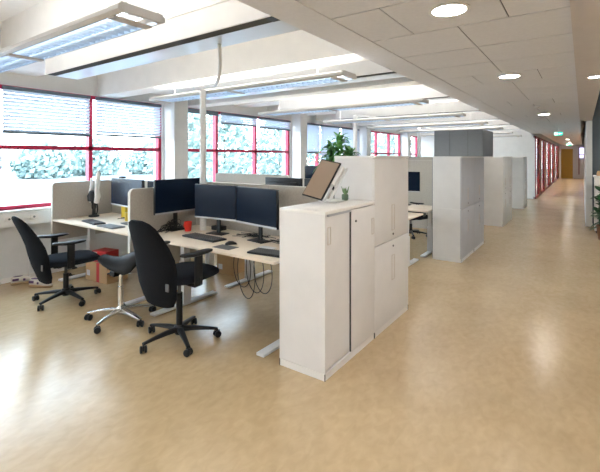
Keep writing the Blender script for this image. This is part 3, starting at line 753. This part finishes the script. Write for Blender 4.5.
# ------------------------------------------------------------------ plants
def blade(mb,p0,az,L_,w,lift,droop,n=6):
    u=Vector((math.cos(az),math.sin(az),0));v=Vector((-u.y,u.x,0));rows=[]
    for i in range(n+1):
        t=i/n;p=p0+u*(L_*t*math.cos(lift)*(1))+Vector((0,0,L_*(math.sin(lift)*t-droop*t*t)))
        ww=w*math.sin(PI*min(1,t*.92+.08))**.7
        rows.append((p-v*ww,p+Vector((0,0,-ww*.3)),p+v*ww))
    rows=[[mb.b.verts.new(q) for q in r] for r in rows]
    for A,Bq in zip(rows,rows[1:]):
        for i in (0,1): mb.b.faces.new((A[i],A[i+1],Bq[i+1],Bq[i]))
e=empty('potted_dracaena','tall leafy green plant behind the tilted display and cabinet','plant',(-2.62,4.62,0))
MB().lathe([(.001,0),(.13,0),(.17,.30),(.18,.31),(.165,.31),(.155,.27),(.001,.27)],n=28).build('pot',M['potw'],e,smooth=True)
MB().lathe([(.001,.265),(.15,.265),(.15,.275),(.001,.275)],n=20).build('soil',M['soil'],e)
q=MB();tips=[Vector((-.12,0,1.56)),Vector((.13,.02,1.52)),Vector((.02,-.05,1.68))]
for i,tp in enumerate(tips): q.tube([Vector((tp.x*.3,tp.y*.3,.26)),Vector((tp.x*.6,tp.y,.9)),tp],[.02,.016,.012],8)
q.build('stem',M['rough'],e,smooth=True)
q=MB()
for tp in tips:
    for k in range(62):
        z=random.uniform(-.10,.17)
        blade(q,tp+Vector((random.uniform(-.03,.03),random.uniform(-.03,.03),z)),k*2.4+random.random(),random.uniform(.16,.28),.026,random.uniform(.1,1.1)+z*1.5,random.uniform(.2,.9))
for a_ in (2.8,3.4,-.3,.5,.1): blade(q,Vector((0,0,1.6)),a_+.6,.40,.016,.6,.75,10)
q.build('leaves',M['leaf'],e,smooth=True)
# right edge plant & cabinets
e=empty('bushy_plant','dark green bushy plant at the right edge beside the white cabinet','plant',(.36,9.75,0))
MB().lathe([(.001,0),(.12,0),(.15,.26),(.16,.27),(.14,.27),(.13,.24),(.001,.24)],n=24).build('pot',M['potw'],e,smooth=True)
q=MB()
for k in range(130):
    z=random.uniform(.25,1.0);blade(q,Vector((random.uniform(-.08,.08),random.uniform(-.08,.08),z)),random.uniform(0,6.3),random.uniform(.14,.26),.075,random.uniform(-.2,.9),random.uniform(.1,.6))
q.build('leaves',M['leafd'],e,smooth=True)
e=empty('side_cabinet','white cabinet at the right edge in front of the slate wall','cabinet',(.62,10.75,0))
B('carcass',M['cabtop'],-.42,.42,-.28,.30,.05,1.17,e);B('plinth',M['gpl'],-.40,.40,-.25,.28,0,.05,e);B('top_panel',M['white'],-.44,.44,-.31,.31,1.17,1.20,e,.003)
for s_ in (-1,1):
    d=B('door',M['cabtop'],min(0,s_*.418)+.003,max(0,s_*.418)-.003,-.298,-.281,.06,1.16,e);B('handle',M['chrome'],s_*.05-.006,s_*.05+.006,-.315,-.299,.7,.9,d)
tag(MB().lathe([(.001,0),(.04,0),(.045,.05),(.03,.10),(.001,.10)],(.28,10.62,1.201),12).build('small_jar',M['cardb'],smooth=True),'small brown jar on top of the right edge cabinet','jar')

# ------------------------------------------------------------------ outside
GZ=-2.2
tag(B('ground_yard',M['asph'],-140,-6.6,-90,150,GZ-.3,GZ),'pale gravel yard outside the windows','ground');bpl_=bpy.data.objects['ground_yard'];bpl_['kind']='structure'
del bpl_['label'];del bpl_['category'];bpl_.name='trim_90'
def tree(x,y,h,wd,lab,seed):
    rnd=random.Random(seed)
    e=empty('tree',lab,'tree',(x,y,GZ))
    MB().tube([(0,0,0),(.1,0,h*.4),(0,.1,h*.8)],[.18,.12,.05],8).build('trunk',M['rough'],e,smooth=True)
    q=MB()
    for k in range(2000):
        t=rnd.random();zz=h*(.02+.98*t);rad=wd*math.sin(PI*(.22+.75*t))**.8*(rnd.random()**.4)
        a=rnd.uniform(0,6.3);p=Vector((math.cos(a)*rad,math.sin(a)*rad,zz));s_=rnd.uniform(.2,.45)*(wd/3.4)
        n1=Vector((rnd.gauss(0,1),rnd.gauss(0,1),rnd.gauss(0,1))).normalized();n2=n1.orthogonal().normalized();n3=n1.cross(n2)
        q.quad([p+n2*s_,p+n3*s_*.7,p-n2*s_,p-n3*s_*.7])
    o=q.build('foliage',M['treel'],e)
    return e
tl=[(-80,10,6.5,5.0,'far pale tree line, leftmost crown at the photo edge'),(-83,22,7.2,5.4,'far pale tree behind the left window, second crown'),(-80,33,6.4,5.2,'far pale tree left of the first mullion'),(-84,44,7.5,5.6,'far pale tree just right of the first mullion'),(-80,55,6.8,5.4,'far pale tree in the second pane'),(-78,66,7.5,5.4,'far pale tree seen left of the white column'),
    (-30,24,9,3.2,'tall tree outside behind the white power pole'),(-33,32,10,3.4,'tall tree outside behind the middle raised blind'),(-31,39.5,9.5,3.2,'tall tree outside left of the second column'),(-33,48,11,3.8,'large tree outside, right part of the raised blind windows'),
    (-28,57,10,3.5,'tree outside behind the far pink framed windows'),(-27,67,10,3.6,'tree outside seen through the farthest windows')]
for i,a_ in enumerate(tl): tree(*a_,seed=i)
e=empty('outbuilding','pale flat roofed building far outside the left window','building',(-52,9.5,GZ))
B('walls',M['bldg'],-3,3,-5,4.2,0,2.7,e);B('roof',M['gpl'],-3.3,3.3,-5.3,4.5,2.7,2.95,e)
q=MB()
for y in (-3.5,-1,1.5): q.box(3.0,3.05,y,y+1.4,.9,2.0)
q.build('window_strip',M['screen'],e)
for i,(x,y,s_,l) in enumerate(((-21,25,2.4,'pale sand heap outside, left of the middle mullion'),(-22,33.5,2.6,'pale sand heap outside behind the felt screen'),(-25,40,2.6,'pale sand heap outside under the large tree'))):
    q=MB();rr=[]
    for t in range(9):
        r_=s_*(1-t/8.5);rr.append([Vector((math.cos(a)*r_*(1+.1*math.sin(3*a+i)),math.sin(a)*r_*1.3,s_*.62*math.sin(t/8.5*PI/2))) for a in [2*PI*k/24 for k in range(24)]])
    q.loft(rr);tag(q.build('sand_heap',M['snow'],smooth=True,loc=(x,y,GZ)),l,'heap',group='sand heaps in the yard')
def car(x,y,rz,m,lab):
    e=empty('parked_car',lab,'car',(x,y,GZ),rz,group='cars parked in the yard')
    q=MB();q.loft([[Vector((yy,sx*w2,z)) for yy,z in ((-2.1,.3),(-2.15,.75),(-1.3,.95),(-.6,1.42),(.9,1.42),(1.6,.98),(2.1,.85),(2.1,.3))] for sx,w2 in ((-1,.85),(1,.85))]);q.build('body',m,e,smooth=False)
    q=MB();q.loft([[Vector((yy,sx*.86,z)) for yy,z in ((-1.1,1.0),(-.55,1.34),(.85,1.34),(1.35,1.0))] for sx in (-1,1)]);q.build('side_windows',M['screen'],e)
    for a in (-1.3,1.3):
        for b_ in (-.8,.8):
            MB().lathe([(.001,-.1),(.32,-.1),(.32,.1),(.001,.1)],(a,b_,.32),16,'y').build('wheel',M['bpl'],e)
car(-15.5,5.2,1.45,M['carb'],'blue grey car parked outside at the left window edge')
car(-17.5,7.8,1.45,M['carw'],'white car parked outside, right of the blue grey car')
car(-22,6.6,1.5,M['carw'],'white car farther out in the yard')

# ------------------------------------------------------------------ world, camera
W=bpy.data.worlds.new('World');SC.world=W;W.use_nodes=True;nt=W.node_tree
bg=nt.nodes['Background'];bg.inputs[0].default_value=(.80,.90,1,1);bg.inputs[1].default_value=9
tc=nt.nodes.new('ShaderNodeTexCoord');sx=nt.nodes.new('ShaderNodeSeparateXYZ');rp=nt.nodes.new('ShaderNodeValToRGB')
nt.links.new(tc.outputs['Generated'],sx.inputs[0]);nt.links.new(sx.outputs['Z'],rp.inputs[0])
rp.color_ramp.elements[0].position=0;rp.color_ramp.elements[0].color=(.88,.94,1,1)
rp.color_ramp.elements[1].position=.6;rp.color_ramp.elements[1].color=(.62,.80,1,1)
nt.links.new(rp.outputs[0],bg.inputs[0])
cam=bpy.data.cameras.new('camera');co=bpy.data.objects.new('camera',cam);COL.objects.link(co);SC.camera=co
cam.sensor_width=36;cam.lens=402/600*36;cam.clip_end=400;cam.clip_start=.05
co.location=(0,0,1.6);co.rotation_euler=(PI/2,0,math.atan(283/402))
cam.shift_y=-(236-157)/600
SC.view_settings.view_transform='Standard';SC.view_settings.look='None';SC.view_settings.gamma=1;SC.view_settings.exposure=.68
